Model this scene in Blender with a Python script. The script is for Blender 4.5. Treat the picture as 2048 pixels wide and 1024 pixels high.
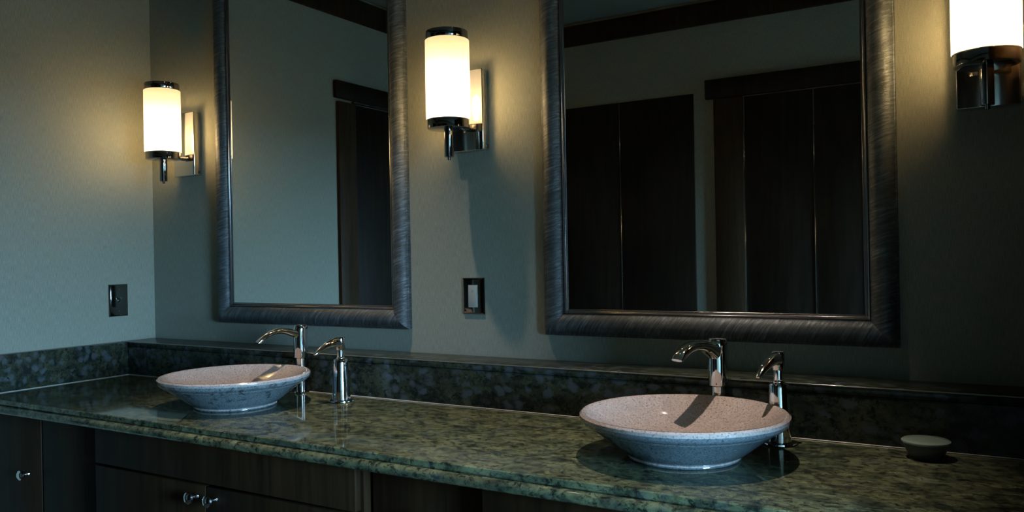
import bpy, bmesh, math, random
from mathutils import Vector, Matrix
random.seed(4)
for o in list(bpy.data.objects): bpy.data.objects.remove(o, do_unlink=True)
scene = bpy.context.scene
COL = scene.collection
ZC = 0.87                      # counter top above the floor (m)

# ------------------------------------------------------------------ camera
def build_camera():
    yaw, pitch, roll = (math.radians(a) for a in (31.2295, -0.0228, -1.0952))
    F = Vector((-math.sin(yaw)*math.cos(pitch), math.cos(yaw)*math.cos(pitch), math.sin(pitch)))
    R = F.cross(Vector((0, 0, 1))).normalized(); U = R.cross(F)
    R2 = R*math.cos(roll) + U*math.sin(roll); U2 = -R*math.sin(roll) + U*math.cos(roll)
    cd = bpy.data.cameras.new('camera'); co = bpy.data.objects.new('camera', cd); COL.objects.link(co)
    m = Matrix((R2, U2, -F)).transposed().to_4x4(); m.translation = (2.9717, -2.0968, ZC + 0.4322)
    co.matrix_world = m
    cd.sensor_width = 36; cd.lens = 1641.76/2048*36; cd.clip_start = 0.02
    scene.camera = co
build_camera()

# ------------------------------------------------------------------ world: dusk sky seen through the window
SKY = (0.28, 0.52, 0.76); SKY_STRENGTH = 165.0
w = bpy.data.worlds.new('dusk_sky'); scene.world = w; w.use_nodes = True
bg = w.node_tree.nodes['Background']; bg.inputs[0].default_value = (*SKY, 1); bg.inputs[1].default_value = SKY_STRENGTH
WIN = dict(x=5.0, y0=-2.22, y1=-1.12, z0=0.70, z1=1.76)
pl = bpy.data.lights.new('window_portal', 'AREA'); pl.shape = 'RECTANGLE'
pl.size = WIN['z1']-WIN['z0']; pl.size_y = WIN['y1']-WIN['y0']; pl.cycles.is_portal = True
po = bpy.data.objects.new('window_portal', pl); COL.objects.link(po)
po.location = (WIN['x']+0.12, (WIN['y0']+WIN['y1'])/2, (WIN['z0']+WIN['z1'])/2); po.rotation_euler = (0, math.radians(90), 0)
SPOT = 125.0                    # watts of each ceiling downlight
BULB = 195.0                   # emission of each small sconce bulb
vs = scene.view_settings
vs.view_transform = 'Standard'; vs.look = 'None'; vs.exposure = 0.0; vs.gamma = 1.0; vs.use_curve_mapping = False

# ------------------------------------------------------------------ materials
def mat(name, color=(.5, .5, .5), rough=.5, metal=0.0, spec=.5, coat=0.0):
    m = bpy.data.materials.new(name); m.use_nodes = True
    b = m.node_tree.nodes['Principled BSDF']
    b.inputs['Base Color'].default_value = (*color, 1); b.inputs['Roughness'].default_value = rough
    b.inputs['Metallic'].default_value = metal; b.inputs['Specular IOR Level'].default_value = spec
    b.inputs['Coat Weight'].default_value = coat; b.inputs['Coat Roughness'].default_value = 0.04
    return m
class NT:
    def __init__(s, m): s.t = m.node_tree; s.b = s.t.nodes['Principled BSDF']
    def n(s, typ, **kw):
        nd = s.t.nodes.new(typ)
        for k, v in kw.items():
            if k in nd.inputs: nd.inputs[k].default_value = v
            else: setattr(nd, k, v)
        return nd
    def l(s, a, b): s.t.links.new(a, b)
    def coord(s, scale=(1, 1, 1), rot=(0, 0, 0)):
        tc = s.n('ShaderNodeTexCoord'); mp = s.n('ShaderNodeMapping')
        mp.inputs['Scale'].default_value = scale; src = tc.outputs['Object']
        if any(rot):
            rt = s.n('ShaderNodeMapping'); rt.inputs['Rotation'].default_value = rot; s.l(src, rt.inputs['Vector']); src = rt.outputs[0]
        s.l(src, mp.inputs['Vector']); return mp.outputs[0]
    def noise(s, vec, scale, detail=4, rough=.6, dist=0):
        nd = s.n('ShaderNodeTexNoise', Scale=scale, Detail=detail, Roughness=rough, Distortion=dist)
        s.l(vec, nd.inputs['Vector']); return nd.outputs['Fac']
    def ramp(s, fac, stops, interp='LINEAR'):
        r = s.n('ShaderNodeValToRGB'); r.color_ramp.interpolation = interp
        e = r.color_ramp.elements
        while len(e) < len(stops): e.new(0.5)
        for el, (p, c) in zip(e, stops): el.position = p; el.color = (*c, 1) if len(c) == 3 else c
        s.l(fac, r.inputs[0]); return r.outputs[0]
    def mix(s, fac, a, b):
        m = s.n('ShaderNodeMix', data_type='RGBA')
        for sock, v in ((m.inputs[0], fac), (m.inputs[6], a), (m.inputs[7], b)):
            if isinstance(v, (int, float)): sock.default_value = v
            elif isinstance(v, tuple): sock.default_value = (*v, 1)
            else: s.l(v, sock)
        return m.outputs[2]
    def bump(s, h, strength=.2, dist=.002):
        b = s.n('ShaderNodeBump', Strength=strength, Distance=dist); s.l(h, b.inputs['Height'])
        s.l(b.outputs[0], s.b.inputs['Normal'])
    def base(s, c): s.l(c, s.b.inputs['Base Color'])
    def rough(s, c): s.l(c, s.b.inputs['Roughness'])

def wall_mat():
    m = mat('wall_linen', (.36, .37, .30), .85, spec=.2); t = NT(m)
    v = t.coord(); fine = t.noise(v, 420, 2, .7); weave = t.noise(t.coord((900, 900, 40)), 1.0, 2, .5)
    mx = t.mix(.5, fine, weave)
    t.base(t.ramp(mx, [(.36, (.155, .172, .140)), (.64, (.285, .302, .248))])); t.bump(mx, .25, .0012)
    return m
def granite_mat(name, blobs):
    m = mat(name, (.1, .1, .08), .06 + .16*blobs, spec=.5 - .38*blobs); t = NT(m)
    v = t.coord((.75, 1, 1))
    n1 = t.noise(v, 24, 8, .72, .6); n2 = t.noise(v, 70, 7, .75, .5); n3 = t.noise(v, 6.5, 3, .6, .9)
    c1 = t.ramp(n1, [(.30, (.008, .011, .008)), (.42, (.035, .045, .024)), (.55, (.125, .15, .075)), (.72, (.22, .24, .135))])
    c2 = t.ramp(n3, [(.38, (.03, .05, .042)), (.62, (.15, .155, .09))])
    c = t.mix(.35, c1, c2)
    dark = t.ramp(n2, [(.40, (.92, .92, .92)), (.51, (0, 0, 0))])
    c = t.mix(dark, c, (.008, .010, .009))
    n4 = t.noise(v, 11, 6, .75, 1.0)
    c = t.mix(t.ramp(n4, [(.37, (.85, .85, .85)), (.46, (0, 0, 0))]), c, (.010, .014, .012))
    nz = t.n('ShaderNodeTexNoise', Scale=38.0, Detail=4.0); t.l(v, nz.inputs['Vector'])
    add = t.n('ShaderNodeVectorMath', operation='MULTIPLY_ADD'); add.inputs[1].default_value = (.035, .035, .035)
    t.l(nz.outputs['Color'], add.inputs[0]); t.l(v, add.inputs[2])
    vo = t.n('ShaderNodeTexVoronoi', Scale=40.0, Randomness=1.0); t.l(add.outputs[0], vo.inputs['Vector'])
    sep = t.n('ShaderNodeSeparateColor'); t.l(vo.outputs['Color'], sep.inputs[0])
    pick = t.ramp(sep.outputs[0], [(.72 - .22*blobs, (0, 0, 0)), (.82 - .18*blobs, (1, 1, 1))])
    edge = t.ramp(vo.outputs['Distance'], [(.30, (1, 1, 1)), (.62, (0, 0, 0))])
    mk = t.n('ShaderNodeMath', operation='MULTIPLY'); t.l(pick, mk.inputs[0]); t.l(edge, mk.inputs[1])
    mk2 = t.n('ShaderNodeMath', operation='MULTIPLY'); mk2.inputs[1].default_value = .10 + .80*blobs; t.l(mk.outputs[0], mk2.inputs[0])
    c = t.mix(mk2.outputs[0], c, (.16, .205, .23))
    if blobs > .5: c = t.mix(.72, c, (.006, .009, .010))
    t.base(c)
    return m
def wood_mat(name, dark, light, rough=.4):
    m = mat(name, dark, rough, spec=.12); t = NT(m)
    n = t.noise(t.coord((22, 22, 1.6)), 1.5, 5, .65, .6)
    t.base(t.ramp(n, [(.3, dark), (.7, light)])); t.bump(n, .08, .001)
    return m
def frame_mat(name, ang):
    m = mat(name, (.3, .3, .3), .40, metal=.3); t = NT(m)
    v = t.coord((14, 40, 210), (0, math.radians(ang), 0))
    s1 = t.noise(v, 1.0, 4, .7, .5); pat = t.noise(t.coord(), 16, 4, .6)
    c = t.ramp(s1, [(.28, (.012, .016, .018)), (.5, (.060, .076, .082)), (.72, (.17, .205, .22))])
    c = t.mix(t.ramp(pat, [(.35, (.6, .6, .6)), (.6, (0, 0, 0))]), c, (.035, .042, .044))
    t.base(c); t.bump(s1, .8, .002)
    t.rough(t.ramp(s1, [(.3, (.60, .60, .60)), (.7, (.36, .36, .36))]))
    return m
def ceramic_mat(name, mid, lite, dark, vein):
    m = mat(name, mid, .10, spec=.5, coat=.4); t = NT(m)
    v = t.coord(); sp = t.noise(v, 260, 2, .6); cl = t.noise(v, 24, 5, .7, .8)
    c = t.ramp(sp, [(.30, dark), (.44, mid), (.7, lite)])
    if vein: c = t.mix(t.ramp(cl, [(.39, (.85, .85, .85)), (.46, (0, 0, 0))]), c, dark)
    else: c = t.mix(t.ramp(cl, [(.35, (.45, .45, .45)), (.6, (0, 0, 0))]), c, tuple(.75*k for k in mid))
    t.base(c); return m
def shade_mat():
    m = bpy.data.materials.new('frosted_glass'); m.use_nodes = True; t = m.node_tree
    for n in list(t.nodes): t.nodes.remove(n)
    out = t.nodes.new('ShaderNodeOutputMaterial'); mx = t.nodes.new('ShaderNodeMixShader')
    tr = t.nodes.new('ShaderNodeBsdfTranslucent'); tp = t.nodes.new('ShaderNodeBsdfTransparent')
    tr.inputs[0].default_value = (.84, .90, .97, 1); tp.inputs[0].default_value = (1, .97, .92, 1)
    mx.inputs[0].default_value = SHADE_CLEAR
    t.links.new(tr.outputs[0], mx.inputs[1]); t.links.new(tp.outputs[0], mx.inputs[2]); t.links.new(mx.outputs[0], out.inputs[0])
    return m
SHADE_CLEAR = 0.35
def emit_mat(name, color, strength):
    m = mat(name, color, .5); b = m.node_tree.nodes['Principled BSDF']
    b.inputs['Emission Color'].default_value = (*color, 1); b.inputs['Emission Strength'].default_value = strength
    return m
def pane_mat():
    m = bpy.data.materials.new('window_glass'); m.use_nodes = True; t = m.node_tree
    for n in list(t.nodes): t.nodes.remove(n)
    out = t.nodes.new('ShaderNodeOutputMaterial'); mx = t.nodes.new('ShaderNodeMixShader'); mx.inputs[0].default_value = .06
    tp = t.nodes.new('ShaderNodeBsdfTransparent'); g = t.nodes.new('ShaderNodeBsdfGlossy'); g.inputs['Roughness'].default_value = .02
    t.links.new(tp.outputs[0], mx.inputs[1]); t.links.new(g.outputs[0], mx.inputs[2]); t.links.new(mx.outputs[0], out.inputs[0])
    return m
M = dict(
    wall=wall_mat(), ceil=mat('ceiling_paint', (.18, .20, .17), .9, spec=.1),
    floor=mat('slate_tile', (.04, .038, .034), .45), grout=mat('grout', (.05, .05, .045), .9),
    granite=granite_mat('granite_counter', 0.0), granite_dark=granite_mat('granite_backsplash', 1.0),
    wood=wood_mat('dark_wood', (.011, .0062, .0025), (.030, .017, .007), .55),
    wood_door=wood_mat('dark_door_wood', (.006, .0045, .003), (.018, .013, .008), .45),
    casing=wood_mat('brown_casing_wood', (.020, .012, .006), (.045, .028, .015), .5),
    frame_v=frame_mat('pewter_leaf_stile', 20), frame_h=frame_mat('pewter_leaf_rail', 58),
    liner=mat('pewter_liner', (.20, .20, .20), .22, metal=.85),
    mirror=mat('mirror_silver', (.80, .84, .82), .0, metal=1.0),
    chrome=mat('chrome', (.80, .80, .80), .05, metal=1.0), nickel=mat('polished_nickel', (.62, .61, .58), .09, metal=1.0),
    black_chrome=mat('dark_chrome', (.30, .29, .28), .07, metal=1.0),
    screw=mat('screw_steel', (.6, .6, .6), .2, metal=1.0), device=mat('switch_grey', (.30, .32, .30), .4),
    ceramic_vein=ceramic_mat('veined_blue_glaze', (.11, .145, .165), (.16, .20, .22), (.032, .04, .045), True),
    ceramic_blue=ceramic_mat('speckled_blue_glaze', (.080, .115, .135), (.13, .17, .19), (.03, .038, .042), False),
    ceramic=ceramic_mat('pink_speckled_glaze', (.33, .285, .265), (.42, .37, .345), (.11, .10, .09), False),
    shade=shade_mat(), bulb=emit_mat('bulb_filament', (1.0, .62, .26), BULB),
    dish=mat('celadon_glaze', (.19, .26, .22), .18, spec=.5), dish_dark=mat('dark_clay', (.05, .055, .05), .4),
    lens=emit_mat('downlight_lens', (1.0, .82, .68), 30.0),
    caulk=mat('pale_caulk', (.42, .42, .38), .3), edge=mat('polished_stone_edge', (.10, .105, .09), .12, spec=1.0, coat=1.0),
    white=mat('window_paint', (.5, .5, .47), .5), pane=pane_mat(), ground=mat('dark_lawn', (.03, .04, .025), .9),
)

# ------------------------------------------------------------------ mesh helpers
def link(name, bm, m, parent=None, smooth=None, bevel=None):
    me = bpy.data.meshes.new(name); bmesh.ops.recalc_face_normals(bm, faces=bm.faces[:]); bm.to_mesh(me); bm.free()
    me.materials.append(m); o = bpy.data.objects.new(name, me); COL.objects.link(o)
    if smooth is not None:
        for p in me.polygons: p.use_smooth = True
        me.set_sharp_from_angle(angle=math.radians(smooth))
    if parent: o.parent = parent
    return o
def empty(name, loc, rz=0.0):
    o = bpy.data.objects.new(name, None); COL.objects.link(o); o.location = loc; o.rotation_euler = (0, 0, rz)
    o.empty_display_size = .05; return o
def tag(o, label=None, cat=None, group=None, kind=None):
    for k, v in (('label', label), ('category', cat), ('group', group), ('kind', kind)):
        if v: o[k] = v
    return o
def box_bm(x0, x1, y0, y1, z0, z1, bev=0.0, seg=2, bm=None):
    nb = bmesh.new()
    bmesh.ops.create_cube(nb, size=1.0)
    for v in nb.verts:
        v.co = ((x0+x1)/2 + v.co.x*(x1-x0), (y0+y1)/2 + v.co.y*(y1-y0), (z0+z1)/2 + v.co.z*(z1-z0))
    if bev: bmesh.ops.bevel(nb, geom=nb.edges[:], offset=bev, segments=seg, affect='EDGES', profile=.5)
    if bm is None: return nb
    tmp = bpy.data.meshes.new('tmp'); nb.to_mesh(tmp); nb.free(); bm.from_mesh(tmp); bpy.data.meshes.remove(tmp); return bm
def box(name, m, parent, x0, x1, y0, y1, z0, z1, bev=0.0, seg=2):
    return link(name, box_bm(x0, x1, y0, y1, z0, z1, bev, seg), m, parent, smooth=35 if bev else None)
def lathe_bm(prof, seg=48, cx=0, cy=0):
    bm = bmesh.new(); rings = []
    for r, z in prof:
        if r < 1e-6: rings.append([bm.verts.new((cx, cy, z))]); continue
        rings.append([bm.verts.new((cx + r*math.cos(2*math.pi*k/seg), cy + r*math.sin(2*math.pi*k/seg), z)) for k in range(seg)])
    for a, b in zip(rings, rings[1:]):
        for k in range(seg):
            k2 = (k+1) % seg
            if len(a) == 1 and len(b) == 1: continue
            if len(a) == 1: bm.faces.new((a[0], b[k], b[k2]))
            elif len(b) == 1: bm.faces.new((a[k], a[k2], b[0]))
            else: bm.faces.new((a[k], a[k2], b[k2], b[k]))
    return bm
def lathe(name, m, parent, prof, seg=48, cx=0, cy=0, smooth=40): return link(name, lathe_bm(prof, seg, cx, cy), m, parent, smooth)
def sweep_bm(pts, seg=20):
    """pts: (position, half_width, half_height) along a bent bar lying in a vertical plane; superellipse section"""
    bm = bmesh.new(); rings = []
    P = [Vector(p[0]) for p in pts]
    for i, (p, hw, hh) in enumerate(pts):
        tn = (P[min(i+1, len(P)-1)] - P[max(i-1, 0)]).normalized()
        side = tn.cross(Vector((0, 0, 1)))
        side = side.normalized() if side.length > 1e-4 else Vector((1, 0, 0))
        up = side.cross(tn).normalized(); ring = []
        for k in range(seg):
            a = 2*math.pi*k/seg; c, s = math.cos(a), math.sin(a)
            c = math.copysign(abs(c)**.8, c); s = math.copysign(abs(s)**.8, s)
            ring.append(bm.verts.new(P[i] + side*hw*c + up*hh*s))
        rings.append(ring)
    for a, b in zip(rings, rings[1:]):
        for k in range(seg): bm.faces.new((a[k], a[(k+1) % seg], b[(k+1) % seg], b[k]))
    bm.faces.new(rings[0][::-1]); bm.faces.new(rings[-1])
    return bm
def smooth_path(ctrl, n=28):
    """Catmull-Rom through (s, z, hw, hh) control rows"""
    out = []; c = [ctrl[0]] + list(ctrl) + [ctrl[-1]]; m = len(ctrl)-1
    for i in range(n+1):
        t = i/n*m; k = min(int(t), m-1); f = t-k
        p0, p1, p2, p3 = c[k], c[k+1], c[k+2], c[k+3]
        out.append(tuple(.5*((2*b) + (-a+cc)*f + (2*a-5*b+4*cc-d)*f*f + (-a+3*b-3*cc+d)*f**3) for a, b, cc, d in zip(p0, p1, p2, p3)))
    return out
def extrude_x_bm(prof, x0, x1):
    bm = bmesh.new(); a = [bm.verts.new((x0, y, z)) for y, z in prof]; b = [bm.verts.new((x1, y, z)) for y, z in prof]
    n = len(prof)
    for k in range(n): bm.faces.new((a[k], a[(k+1) % n], b[(k+1) % n], b[k]))
    bm.faces.new(a[::-1]); bm.faces.new(b); return bm

# ------------------------------------------------------------------ the room
XR, YF, ZT = 5.0, -2.38, 2.70       # right wall, rear wall, ceiling
def struct(o, label=None): return tag(o, label=label, kind='structure')
fl = struct(link('floor', box_bm(-.1, XR+.1, YF-.1, .1, -.1, -.006), M['grout']))
tile_me = None
for i in range(11):
    for j in range(6):
        x0, y0 = i*.46, -.46*(j+1)
        x1, y1 = min(x0+.452, XR), max(y0, YF)
        if y0+.452 - y1 < .1: continue
        if tile_me is None or x1-x0 < .45 or y1 > y0+1e-6:
            o = box('tile', M['floor'], fl, x0, x1, y1, y0+.452, -.006, 0, .002, 1)
            if tile_me is None: tile_me, tx, ty = o.data, x0, y0
        else:
            o = bpy.data.objects.new('tile', tile_me); COL.objects.link(o); o.parent = fl; o.location = (x0-tx, y0-ty, 0)
struct(link('ceiling', box_bm(-.1, XR+.1, YF-.1, .1, ZT, ZT+.1), M['ceil']))
struct(link('wall_back', box_bm(-.1, XR+.1, 0, .1, 0, ZT), M['wall']))
struct(link('wall_left', box_bm(-.1, 0, YF-.1, 0, 0, ZT), M['wall']))
struct(link('wall_rear', box_bm(0, XR+.1, YF-.1, YF, 0, ZT), M['wall']))
bm = bmesh.new(); W = WIN
for a in ((YF, W['y0'], 0, ZT), (W['y1'], 0, 0, ZT), (W['y0'], W['y1'], 0, W['z0']), (W['y0'], W['y1'], W['z1'], ZT)):
    box_bm(XR, XR+.1, *a, bm=bm)
struct(link('wall_right', bm, M['wall']))
def crown(name, pts):           # stepped dark crown: pts = 2 corners of its wall footprint
    x0, x1, y0, y1 = pts
    bm = box_bm(x0, x1, y0, y1, 2.56, ZT-.02, .004); return struct(link(name, bm, M['wood'], smooth=35))
crown('trim_1', (0, .03, YF, -.001)); crown('trim_2', (.031, XR, YF, YF+.03)); crown('trim_3', (.031, XR, -.03, 0))
struct(box('baseboard_rear', M['wood'], None, 2.80, XR, YF, YF+.015, 0, .13, .003))

def leaf_panel(parent, ax, u0, u1, z0, z1, base, depth):
    """door leaf lying on a wall; ax='x' on rear wall (u is x), ax='y' on left wall (u is y)"""
    def bx(nm, a0, a1, c0, c1, d0, d1, bev):
        if ax == 'x': return box(nm, M['wood_door'], parent, a0, a1, base+d0, base+d1, c0, c1, bev)
        return box(nm, M['wood_door'], parent, base+d0, base+d1, a0, a1, c0, c1, bev)
    leaf = bx('leaf', u0, u1, z0, z1, 0.002, depth, .0025)
    return leaf
# door on the left wall, seen in the first mirror
d1 = struct(empty('door_1', (0, 0, 0)))
leaf_panel(d1, 'y', -2.06, -1.222, 0.004, 2.118, 0, .010)
box('casing', M['casing'], d1, .001, .022, -1.218, -1.085, 0.0, 2.120, .004); box('casing', M['casing'], d1, .001, .022, -2.196, -2.063, 0.0, 2.120, .004)
box('header', M['wood_door'], d1, .001, .026, -2.215, -1.068, 2.136, 2.2265, .004)
box('header_bead', M['liner'], d1, .001, .030, -2.20, -1.20, 2.122, 2.134, .005, 3)
# rear wall: closet doors and a cased door, seen in the second mirror
d2 = struct(empty('door_2', (0, 0, 0)))
for a0, a1 in ((.60, 1.026), (1.032, 1.474)): leaf_panel(d2, 'x', a0, a1, .01, 2.186, YF, .016)
box('meeting_bead', M['nickel'], d2, 1.0262, 1.0318, YF+.002, YF+.019, .01, 2.18, .002, 2)
d3 = struct(empty('door_3', (0, 0, 0)))
box('casing', M['casing'], d3, 1.590, 1.750, YF+.001, YF+.022, 0, 2.14, .004); box('casing', M['casing'], d3, 2.560, 2.720, YF+.001, YF+.022, 0, 2.14, .004)
box('header', M['wood_door'], d3, 1.546, 2.764, YF+.001, YF+.028, 2.143, 2.249, .004)
for a0, a1 in ((1.757, 2.111), (2.117, 2.353), (2.359, 2.556)): leaf_panel(d3, 'x', a0, a1, .006, 2.138, YF, .012)
for x in (1.7535, 2.114, 2.356): box('bead', M['nickel'], d3, x-.0029, x+.0029, YF+.002, YF+.018, .006, 1.95, .002, 2)
# window in the right wall
w1 = struct(empty('window_1', (0, 0, 0)))
y0, y1, z0, z1 = W['y0'], W['y1'], W['z0'], W['z1']; ym = (y0+y1)/2; zm = (z0+z1)/2
for a in ((y0, y0+.05, z0, z1), (y1-.05, y1, z0, z1), (y0+.05, y1-.05, z0, z0+.05), (y0+.05, y1-.05, z1-.05, z1), (ym-.015, ym+.015, z0+.05, z1-.05)):
    box('window_frame', M['white'], w1, XR+.02, XR+.07, *a, .003)
for a, b in ((y0+.05, ym-.015), (ym+.015, y1-.05)): box('pane', M['pane'], w1, XR+.042, XR+.048, a, b, z0+.05, z1-.05)
box('window_sill', M['white'], w1, XR-.05, XR+.02, y0-.04, y1+.04, z0-.03, z0, .004)
gr = struct(link('ground', box_bm(XR+.3, XR+40, -25, 22, -.6, -.5), M['ground']))

# ------------------------------------------------------------------ vanity: cabinets
def knob(parent, x, y, z):
    bm = lathe_bm([(.0, 0), (.009, 0), (.0065, .006), (.006, .012), (.013, .017), (.0165, .023), (.0155, .028), (.010, .032), (0, .0335)], 24)
    bmesh.ops.rotate(bm, verts=bm.verts[:], cent=(0, 0, 0), matrix=Matrix.Rotation(math.radians(90), 3, 'X'))
    bmesh.ops.translate(bm, verts=bm.verts[:], vec=(x, y, z)); return link('knob', bm, M['chrome'], parent, 40)
def cab(name, label, x0, x1, yf, fronts):
    t = empty(name, ((x0+x1)/2, yf, 0)); tag(t, label, 'cabinet'); ox, oy = (x0+x1)/2, yf
    box('body', M['wood'], t, x0-ox, x1-ox, .02, -.004-oy, .10, ZC-.043)
    box('toe_kick', M['wood'], t, x0-ox+.001, x1-ox-.001, .075, -.01-oy, .0, .0995)
    for kind, a0, a1, c0, c1, knobs in fronts:
        fr = box(kind, M['wood'], t, a0-ox, a1-ox, 0, .0195, ZC+c0, ZC+c1, .002)
        for kx, kz in knobs: knob(fr, kx-ox, 0.0, ZC+kz)
    return t
cab('vanity_cabinet', 'dark wood vanity cabinet in the corner under the short backsplash', .004, .662, -.640,
    [('door', .03, .315, -.70, -.055, [(.236, -.245)]), ('panel', .325, .655, -.70, -.055, [])])
cab('vanity_cabinet', 'projecting dark wood sink cabinet with paired knobs under the veined bowl', .664, 1.688, -.680,
    [('drawer_front', .672, 1.68, -.150, -.05, []), ('door', .672, 1.158, -.755, -.157, [(1.122, -.187)]), ('door', 1.162, 1.68, -.755, -.157, [(1.196, -.186)])])
cab('vanity_cabinet', 'recessed dark wood drawer cabinet between the two sink cabinets', 1.690, 2.018, -.640,
    [('drawer_front', 1.698, 2.01, -.245, -.055, [(1.854, -.15)]), ('drawer_front', 1.698, 2.01, -.47, -.252, [(1.854, -.36)]), ('drawer_front', 1.698, 2.01, -.755, -.477, [(1.854, -.6)])])
cab('vanity_cabinet', 'dark wood sink cabinet under the speckled bowl', 2.020, 3.000, -.680,
    [('drawer_front', 2.028, 2.992, -.150, -.05, []), ('door', 2.028, 2.508, -.755, -.157, [(2.474, -.19)]), ('door', 2.512, 2.992, -.755, -.157, [(2.546, -.19)])])
# tall cabinet closing the right end of the vanity
tc = tag(empty('tall_cabinet', (3.30, -.33, 0)), 'tall dark wood linen cabinet closing the end of the vanity', 'cabinet')
box('body', M['wood'], tc, -.285, .285, -.36, .325, .08, 2.35, .002); box('toe_kick', M['wood'], tc, -.275, .275, -.30, .32, 0, .0795)
for z0_, z1_, kz in ((.10, 1.05, .95), (1.06, 2.33, 1.15)):
    dr = box('door', M['wood'], tc, -.28, .28, -.382, -.3605, z0_, z1_, .002); k = knob(dr, -.24, -.382, kz)
box('cornice', M['wood'], tc, -.29, .30, -.40, .325, 2.3505, 2.40, .006)

# ------------------------------------------------------------------ vanity: stone
ct = tag(empty('stone_countertop', (1.5, -.35, ZC-.042)), 'long polished green granite countertop with stepped bullnose edge', 'countertop')
def shift(o, e): o.location = -e.location; return o
slab = [(-.002, -.0005), (-.697, -.0005), (-.6995, -.0028), (-.70, -.014), (-.698, -.0165), (-.002, -.0165)]
shift(link('slab', extrude_x_bm([(y, z+ZC+.0005) for y, z in slab], .002, 3.008), M['granite'], ct, 30), ct)
nose = [(-.002, -.017), (-.704, -.017)] + [(-.704-.0125*math.sin(a), -.0295+.0125*math.cos(a)) for a in [math.pi*k/10 for k in range(1, 10)]] + [(-.704, -.042), (-.002, -.042)]
shift(link('bullnose_edge', extrude_x_bm([(y, z+ZC) for y, z in nose], .002, 3.008), M['granite'], ct, 30), ct)
lg = tag(empty('stone_ledge', (1.5, -.075, ZC)), 'deep granite backsplash ledge along the mirror wall', 'backsplash')
shift(link('face_slab', box_bm(.002, 3.008, -.150, -.1305, ZC+.0005, ZC+.1065), M['granite_dark'], lg), lg)
shift(link('top_slab', box_bm(.002, 3.008, -.1515, -.001, ZC+.107, ZC+.1273, .0035), M['granite_dark'], lg, 35), lg)
box_fill = shift(link('core', box_bm(.003, 3.007, -.130, -.002, ZC+.0005, ZC+.1065), M['granite_dark'], lg), lg)
def strip(nm, m, par, p0, p1, r, seg=6):
    bm = bmesh.new(); d = (Vector(p1)-Vector(p0)).normalized(); side = d.cross(Vector((0, 0, 1))).normalized(); rings = []
    for p in (p0, p1): rings.append([bm.verts.new(Vector(p) + side*r*math.cos(2*math.pi*k/seg) + Vector((0, 0, r*math.sin(2*math.pi*k/seg)))) for k in range(seg)])
    for k in range(seg): bm.faces.new((rings[0][k], rings[0][(k+1) % seg], rings[1][(k+1) % seg], rings[1][k]))
    bm.faces.new(rings[0]); bm.faces.new(rings[1][::-1]); return link(nm, bm, m, par, 70)
shift(strip('caulk_line', M['caulk'], lg, (.046, -.1512, ZC+.0012), (3.007, -.1512, ZC+.0012), .0014), lg)
shift(strip('polished_edge', M['edge'], lg, (.003, -.1508, ZC+.1265), (3.007, -.1508, ZC+.1265), .0017, 10), lg)
ls = link('stone_backsplash', box_bm(.001, .045, -.6985, -.1525, ZC+.0005, ZC+.1273, .002), M['granite_dark'], None, 35)
strip('caulk_line', M['caulk'], ls, (.0462, -.152, ZC+.0012), (.0462, -.698, ZC+.0012), .0013)
tag(ls, 'short granite backsplash against the side wall under the toggle switch', 'backsplash')

# ------------------------------------------------------------------ bowls
def bowl(name, label, x, y, m):
    t = tag(empty(name, (x, y, ZC+.0005)), label, 'sink', 'vessel sinks on the countertop')
    prof = [(0, .003), (.100, .003), (.105, .0), (.1175, .0), (.1195, .002), (.1195, .0045), (.1180, .0065), (.1300, .0135), (.1480, .0270), (.1660, .0410), (.1815, .0530), (.1945, .0625),
            (.1985, .0650), (.1995, .0670), (.2015, .0682), (.2090, .0705), (.2160, .0765), (.2195, .0840), (.2190, .0905), (.2145, .0945), (.2095, .0945), (.2045, .0915),
            (.190, .0795), (.165, .062), (.135, .046), (.100, .033), (.065, .025), (.028, .022), (.022, .021), (.022, .012), (0, .012)]
    b = lathe('basin', m, t, prof, 96); b.data.materials.append(M['ceramic'])
    for p in b.data.polygons:
        c = p.center; r = math.hypot(c.x, c.y)
        if p.normal.z > .05 or (c.z > .09 and r < .216): p.material_index = 1
    lathe('drain', M['chrome'], t, [(0, .0165), (.016, .0165), (.021, .0185), (.026, .0235), (.0275, .0245), (.0265, .026), (.021, .0262), (.019, .0255), (.012, .029), (0, .030)], 32)
    return t
bowl('vessel_sink', 'blue grey veined ceramic vessel sink near the wall corner', .979, -.424, M['ceramic_vein'])
bowl('vessel_sink', 'speckled stoneware vessel sink near the small round dish', 2.372, -.420, M['ceramic_blue'])

# ------------------------------------------------------------------ faucets and soap pumps
def faucet(label, x, y, ang, top, ctrl):
    t = tag(empty('faucet', (x, y, ZC+.0005)), label, 'faucet', 'chrome faucets behind the bowls')
    lathe('base_flange', M['chrome'], t, [(0, 0), (.024, 0), (.0245, .003), (.022, .006), (0, .006)], 40)
    lathe('column', M['chrome'], t, [(0, .0062), (.0165, .0062), (.0160, .06), (.0160, .112), (.0180, .1135), (.0222, .1150), (.0230, .118), (.0230, .15), (.0228, top-.012), (.0226, top-.003), (.0210, top), (0, top)], 48)
    d = Vector((-math.cos(math.radians(ang)), -math.sin(math.radians(ang)), 0))
    rows = [((d*s) + Vector((0, 0, z)), hw, hh) for s, z, hw, hh in smooth_path(ctrl)]
    link('spout', sweep_bm(rows, 24), M['chrome'], t, 50)
    lathe('aerator', M['nickel'], t, [(0, 0), (.007, 0), (.007, .004), (0, .004)], 20, 0, 0).location = d*(ctrl[-2][0]) + Vector((0, 0, ctrl[-2][1]-ctrl[-2][3]-.003))
    cap = lathe('handle', M['chrome'], t, [(0, top+.0005), (.0195, top+.0005), (.0205, top+.0015), (.0200, top+.0032), (.010, top+.0042), (0, top+.0044)], 32)
    return t
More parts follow.
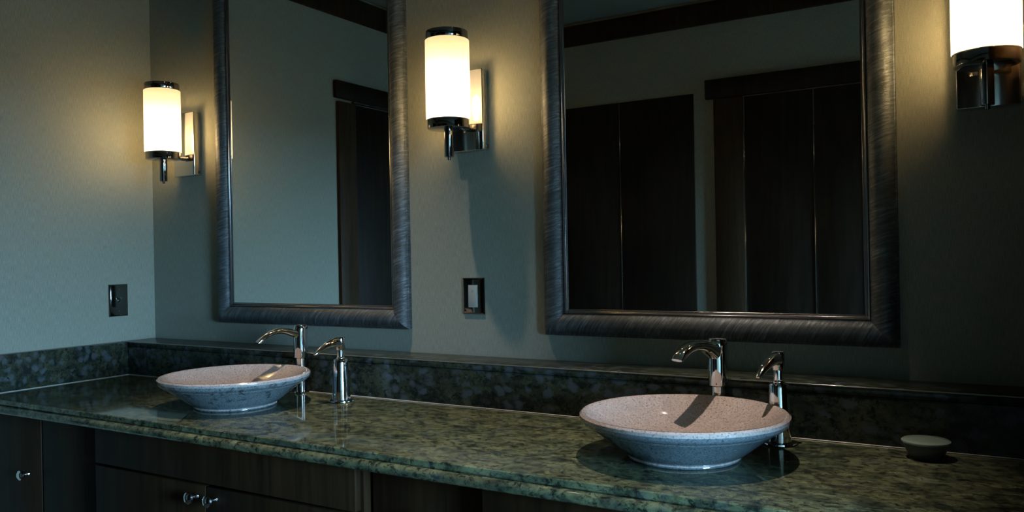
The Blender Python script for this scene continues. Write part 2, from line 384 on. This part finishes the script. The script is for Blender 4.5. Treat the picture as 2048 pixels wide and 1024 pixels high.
faucet('chrome arched faucet reaching over the blue grey veined bowl', .997, -.1745, 72, .2175,
       [(0, .187, .0175, .0140), (.028, .196, .0170, .0120), (.056, .2045, .0165, .0095), (.084, .2055, .0160, .0085), (.112, .197, .0155, .0075), (.136, .182, .0150, .0062), (.148, .1725, .0135, .0035)])
faucet('chrome arched faucet reaching over the speckled stoneware bowl', 2.373, -.1745, 72, .2215,
       [(0, .192, .0190, .0250), (.028, .203, .0185, .0180), (.058, .213, .0180, .0130), (.092, .2160, .0175, .0115), (.120, .2100, .0170, .0105), (.142, .198, .0165, .0090), (.155, .188, .0145, .0040)])
def pump(label, x, y, k, ang):
    t = tag(empty('soap_pump', (x, y, ZC+.0005)), label, 'soap pump', 'chrome soap pumps beside the bowls')
    lathe('base_flange', M['chrome'], t, [(0, 0), (.035, 0), (.0370, .0018), (.0365, .0048), (.031, .0070), (0, .0070)], 44)
    lathe('body', M['chrome'], t, [(0, .0073), (.0275, .0073), (.0268, .03), (.0240, .08*k), (.0215, .118*k), (.0208, .126*k), (.0195, .128*k), (0, .128*k)], 48)
    lathe('collar', M['chrome'], t, [(0, .1283*k), (.0125, .1283*k), (.0135, .131*k), (.0125, .134*k), (.0105, .1355*k), (.0105, .156*k), (0, .156*k)], 32)
    d = Vector((-math.cos(math.radians(ang)), -math.sin(math.radians(ang)), 0))
    lathe('head', M['chrome'], t, [(0, .1563*k), (.0125, .1563*k), (.0140, .165*k), (.0148, .180*k), (.0150, .190*k), (.0138, .1945*k), (0, .196*k)], 36)
    rows = [((d*s) + Vector((0, 0, z*k)), hw, hh) for s, z, hw, hh in smooth_path([(.0, .178, .0140, .0160), (.02, .1800, .0135, .0145), (.042, .1755, .0120, .0112), (.064, .1665, .0095, .0078), (.084, .155, .0065, .0042), (.092, .150, .004, .0018)])]
    link('nozzle', sweep_bm(rows, 20), M['chrome'], t, 50)
    return t
pump('tapered chrome soap pump on the open counter beside the veined bowl', 1.2327, -.2416, 1.0, 78)
pump('chrome soap pump standing behind the speckled bowl', 2.5250, -.222, 1.06, 76)

# ------------------------------------------------------------------ small dish
ds = tag(empty('lidded_dish', (2.818, -.217, ZC+.0005)), 'small round dish with pale green lid on the dark end of the counter', 'dish')
lathe('bowl', M['dish_dark'], ds, [(0, 0), (.028, 0), (.030, .003), (.037, .014), (.0425, .026), (.0435, .031), (0, .031)], 48)
lathe('lid', M['dish'], ds, [(0, .0313), (.044, .0313), (.0465, .0335), (.0465, .036), (.0445, .0375), (.030, .0383), (0, .0388)], 48)

# ------------------------------------------------------------------ mirrors
def mirror(label, x0, x1, z0, z1, y=-.001):
    cx, cz = (x0+x1)/2, z0
    t = tag(empty('framed_mirror', (cx, y, cz)), label, 'mirror', 'framed mirrors above the basins')
    def side_bm(prof, k):
        bm = bmesh.new(); rows = []
        for d, h in prof:
            c = [(x0+d, z0+d), (x1-d, z0+d), (x1-d, z1-d), (x0+d, z1-d)]
            a, b = c[k], c[(k+1) % 4]
            rows.append((bm.verts.new((a[0]-cx, -h, a[1]-cz)), bm.verts.new((b[0]-cx, -h, b[1]-cz))))
        n = len(rows)
        for i in range(n):
            r, s = rows[i], rows[(i+1) % n]; bm.faces.new((r[0], r[1], s[1], s[0]))
        bm.faces.new([r[0] for r in rows]); bm.faces.new([r[1] for r in rows][::-1])
        return bm
    prof = [(0, 0), (0, .014), (.0012, .0155), (.0030, .0160), (.0040, .0185), (.009, .0255), (.017, .0320), (.026, .0355), (.035, .0355), (.044, .0325), (.052, .0270), (.058, .0205), (.0605, .0170), (.0610, .0130), (.0610, 0)]
    lin = [(.0612, 0), (.0612, .0120), (.0625, .0135), (.0650, .0142), (.0675, .0130), (.0685, .0100), (.0700, .0088), (.0735, .0085), (.0750, .0070), (.0750, 0)]
    for k in range(4):
        nm = 'frame_rail' if k % 2 == 0 else 'frame_stile'
        link(nm, side_bm(prof, k), M['frame_h' if k % 2 == 0 else 'frame_v'], t, 50)
        link('liner', side_bm(lin, k), M['liner'], t, 50)
    box('glass', M['mirror'], t, x0+.0755-cx, x1-.0755-cx, -.0062, -.0005, z0+.0755-cz, z1-.0755-cz)
    return t
mirror('tall pewter framed mirror above the blue grey veined bowl', .408, 1.319, ZC+.2017, ZC+1.50)
mirror('tall pewter framed mirror above the speckled stoneware bowl', 1.817, 2.752, ZC+.2017, ZC+1.50)

# ------------------------------------------------------------------ sconces
def sconce(label, x, dz, lift=0.0):
    z = ZC + dz
    t = tag(empty('wall_sconce', (x, 0, z+.75)), label, 'wall lamp', 'cylinder wall sconces beside the mirrors')
    ax = -.127; r = .065
    box('backplate', M['nickel'], t, -.0610, .0610, -.0365, -.001, .002, .246, .003, 3)
    box('set_screw', M['black_chrome'], t, .0612, .0632, -.018, -.008, .008, .020, .0008, 1)
    def L(nm, m, prof, seg=56): return lathe(nm, m, t, [(a, b-.75+lift) for a, b in prof], seg, 0, ax)
    L('lower_band', M['black_chrome'], [(0, .8075), (.060, .8075), (.0618, .8085), (.0622, .8320), (.0612, .8340), (.050, .8342), (0, .8342)])
    L('shade', M['shade'], [(r-.001, .8346), (r, .8360), (r, 1.0655), (r-.001, 1.0668)], 72)
    L('upper_band', M['black_chrome'], [(0, 1.068), (.0612, 1.068), (.0622, 1.070), (.0622, 1.0905), (.0612, 1.0925), (.030, 1.0935), (0, 1.0935)])
    L('stem', M['black_chrome'], [(0, .7255), (.0128, .7255), (.0135, .7265), (.0135, .8068), (0, .8068)], 32)
    L('finial', M['black_chrome'], [(0, .7165), (.0042, .7165), (.005, .7185), (.005, .7225), (.006, .7252), (0, .7252)], 20)
    bm = lathe_bm([(0, 0), (.007, 0), (.007, .029), (0, .029)], 20); bmesh.ops.rotate(bm, verts=bm.verts[:], cent=(0, 0, 0), matrix=Matrix.Rotation(math.radians(90), 3, 'X'))
    bmesh.ops.translate(bm, verts=bm.verts[:], vec=(0, -.0367, .068+lift)); link('arm', bm, M['black_chrome'], t, 40)
    L('lamp_holder', M['device'], [(0, .8345), (.013, .8345), (.013, .852), (0, .852)], 20)
    L('bulb', M['bulb'], [(0, .8525), (.009, .8525), (.012, .865), (.0165, .882), (.0175, .900), (.0165, .918), (.012, .932), (.006, .939), (0, .941)], 16)
    return t
sconce('frosted glass cylinder sconce in the corner above the toggle switch', .247, .012)
sconce('frosted glass cylinder sconce on the wall between the two mirrors', 1.568, 0.0)
sconce('frosted glass cylinder sconce beside the tall dark cabinet', 2.937, -.017, .017)

# ------------------------------------------------------------------ recessed downlights over the basins
def downlight(label, x, y, cone):
    t = tag(empty('recessed_downlight', (x, y, ZT)), label, 'ceiling light', 'recessed downlights over the basins')
    lathe('trim_ring', M['white'], t, [(.030, -.001), (.052, -.001), (.054, -.003), (.052, -.006), (.034, -.007), (.030, -.004), (.030, -.001)], 40)
    lathe('lens', M['lens'], t, [(0, -.001), (.0295, -.001), (.0295, -.002), (0, -.002)], 32)
    ld = bpy.data.lights.new('downlight_beam', 'SPOT'); ld.energy = SPOT; ld.color = (1.0, .80, .66); ld.shadow_soft_size = .016
    ld.spot_size = math.radians(cone); ld.spot_blend = 1.0
    lo = bpy.data.objects.new('downlight_beam', ld); COL.objects.link(lo); lo.parent = t; lo.location = (0, 0, -.03)
    return t
downlight('recessed ceiling downlight above the blue grey veined bowl', 1.36, -.48, 56)
downlight('recessed ceiling downlight above the speckled stoneware bowl', 2.33, -.44, 45)

# ------------------------------------------------------------------ wall plates
def plate(name, label, loc, rz, toggle):
    t = tag(empty(name, loc, rz), label, 'switch')     # built facing -y
    bm = bmesh.new(); ww, hh = .0395, (.0625 if toggle else .0560)
    prof = [(0, 0), (0, .0025), (.0015, .0048), (.006, .0062)]
    rings = [[bm.verts.new((sx*(ww-d), -h-.0005, sz*(hh-d))) for sx, sz in ((-1, -1), (1, -1), (1, 1), (-1, 1))] for d, h in prof]
    for a, b in zip(rings, rings[1:]):
        for k in range(4): bm.faces.new((a[k], a[(k+1) % 4], b[(k+1) % 4], b[k]))
    bm.faces.new(rings[0]); bm.faces.new(rings[-1]); link('plate', bm, M['black_chrome'], t, 20)
    def screw(z):
        b = lathe_bm([(0, 0), (.0035, 0), (.003, .0012), (0, .0016)], 16); bmesh.ops.rotate(b, verts=b.verts[:], cent=(0, 0, 0), matrix=Matrix.Rotation(math.radians(90), 3, 'X'))
        bmesh.ops.translate(b, verts=b.verts[:], vec=(0, -.0068, z)); link('screw', b, M['screw'], t, 40)
    if toggle:
        box('toggle_surround', M['black_chrome'], t, -.0085, .0085, -.0078, -.0068, -.0165, .0165, .0006, 1)
        link('toggle', sweep_bm([(Vector((0, -.008, -.002)), .0045, .006), (Vector((0, -.014, .004)), .0042, .005), (Vector((0, -.021, .009)), .0036, .0036)], 12), M['chrome'], t, 50)
        screw(.042); screw(-.042)
    else:
        box('rocker_bezel', M['chrome'], t, -.0172, .0172, -.0076, -.0068, -.0345, .0345, .0006, 1)
        rk = box('rocker', M['device'], t, -.0150, .0150, -.0102, -.0077, -.0320, .0320, .0014, 2)
        box('indicator', M['chrome'], rk, -.004, .004, -.0108, -.0103, .012, .018, .0003, 1)
    return t
plate('rocker_switch', 'dark chrome rocker switch plate below the sconce between the mirrors', (1.562, 0, ZC+.3105), 0, False)
plate('toggle_switch', 'dark chrome toggle switch plate on the side wall near the corner', (0, -.161, ZC+.288), math.radians(90), True)
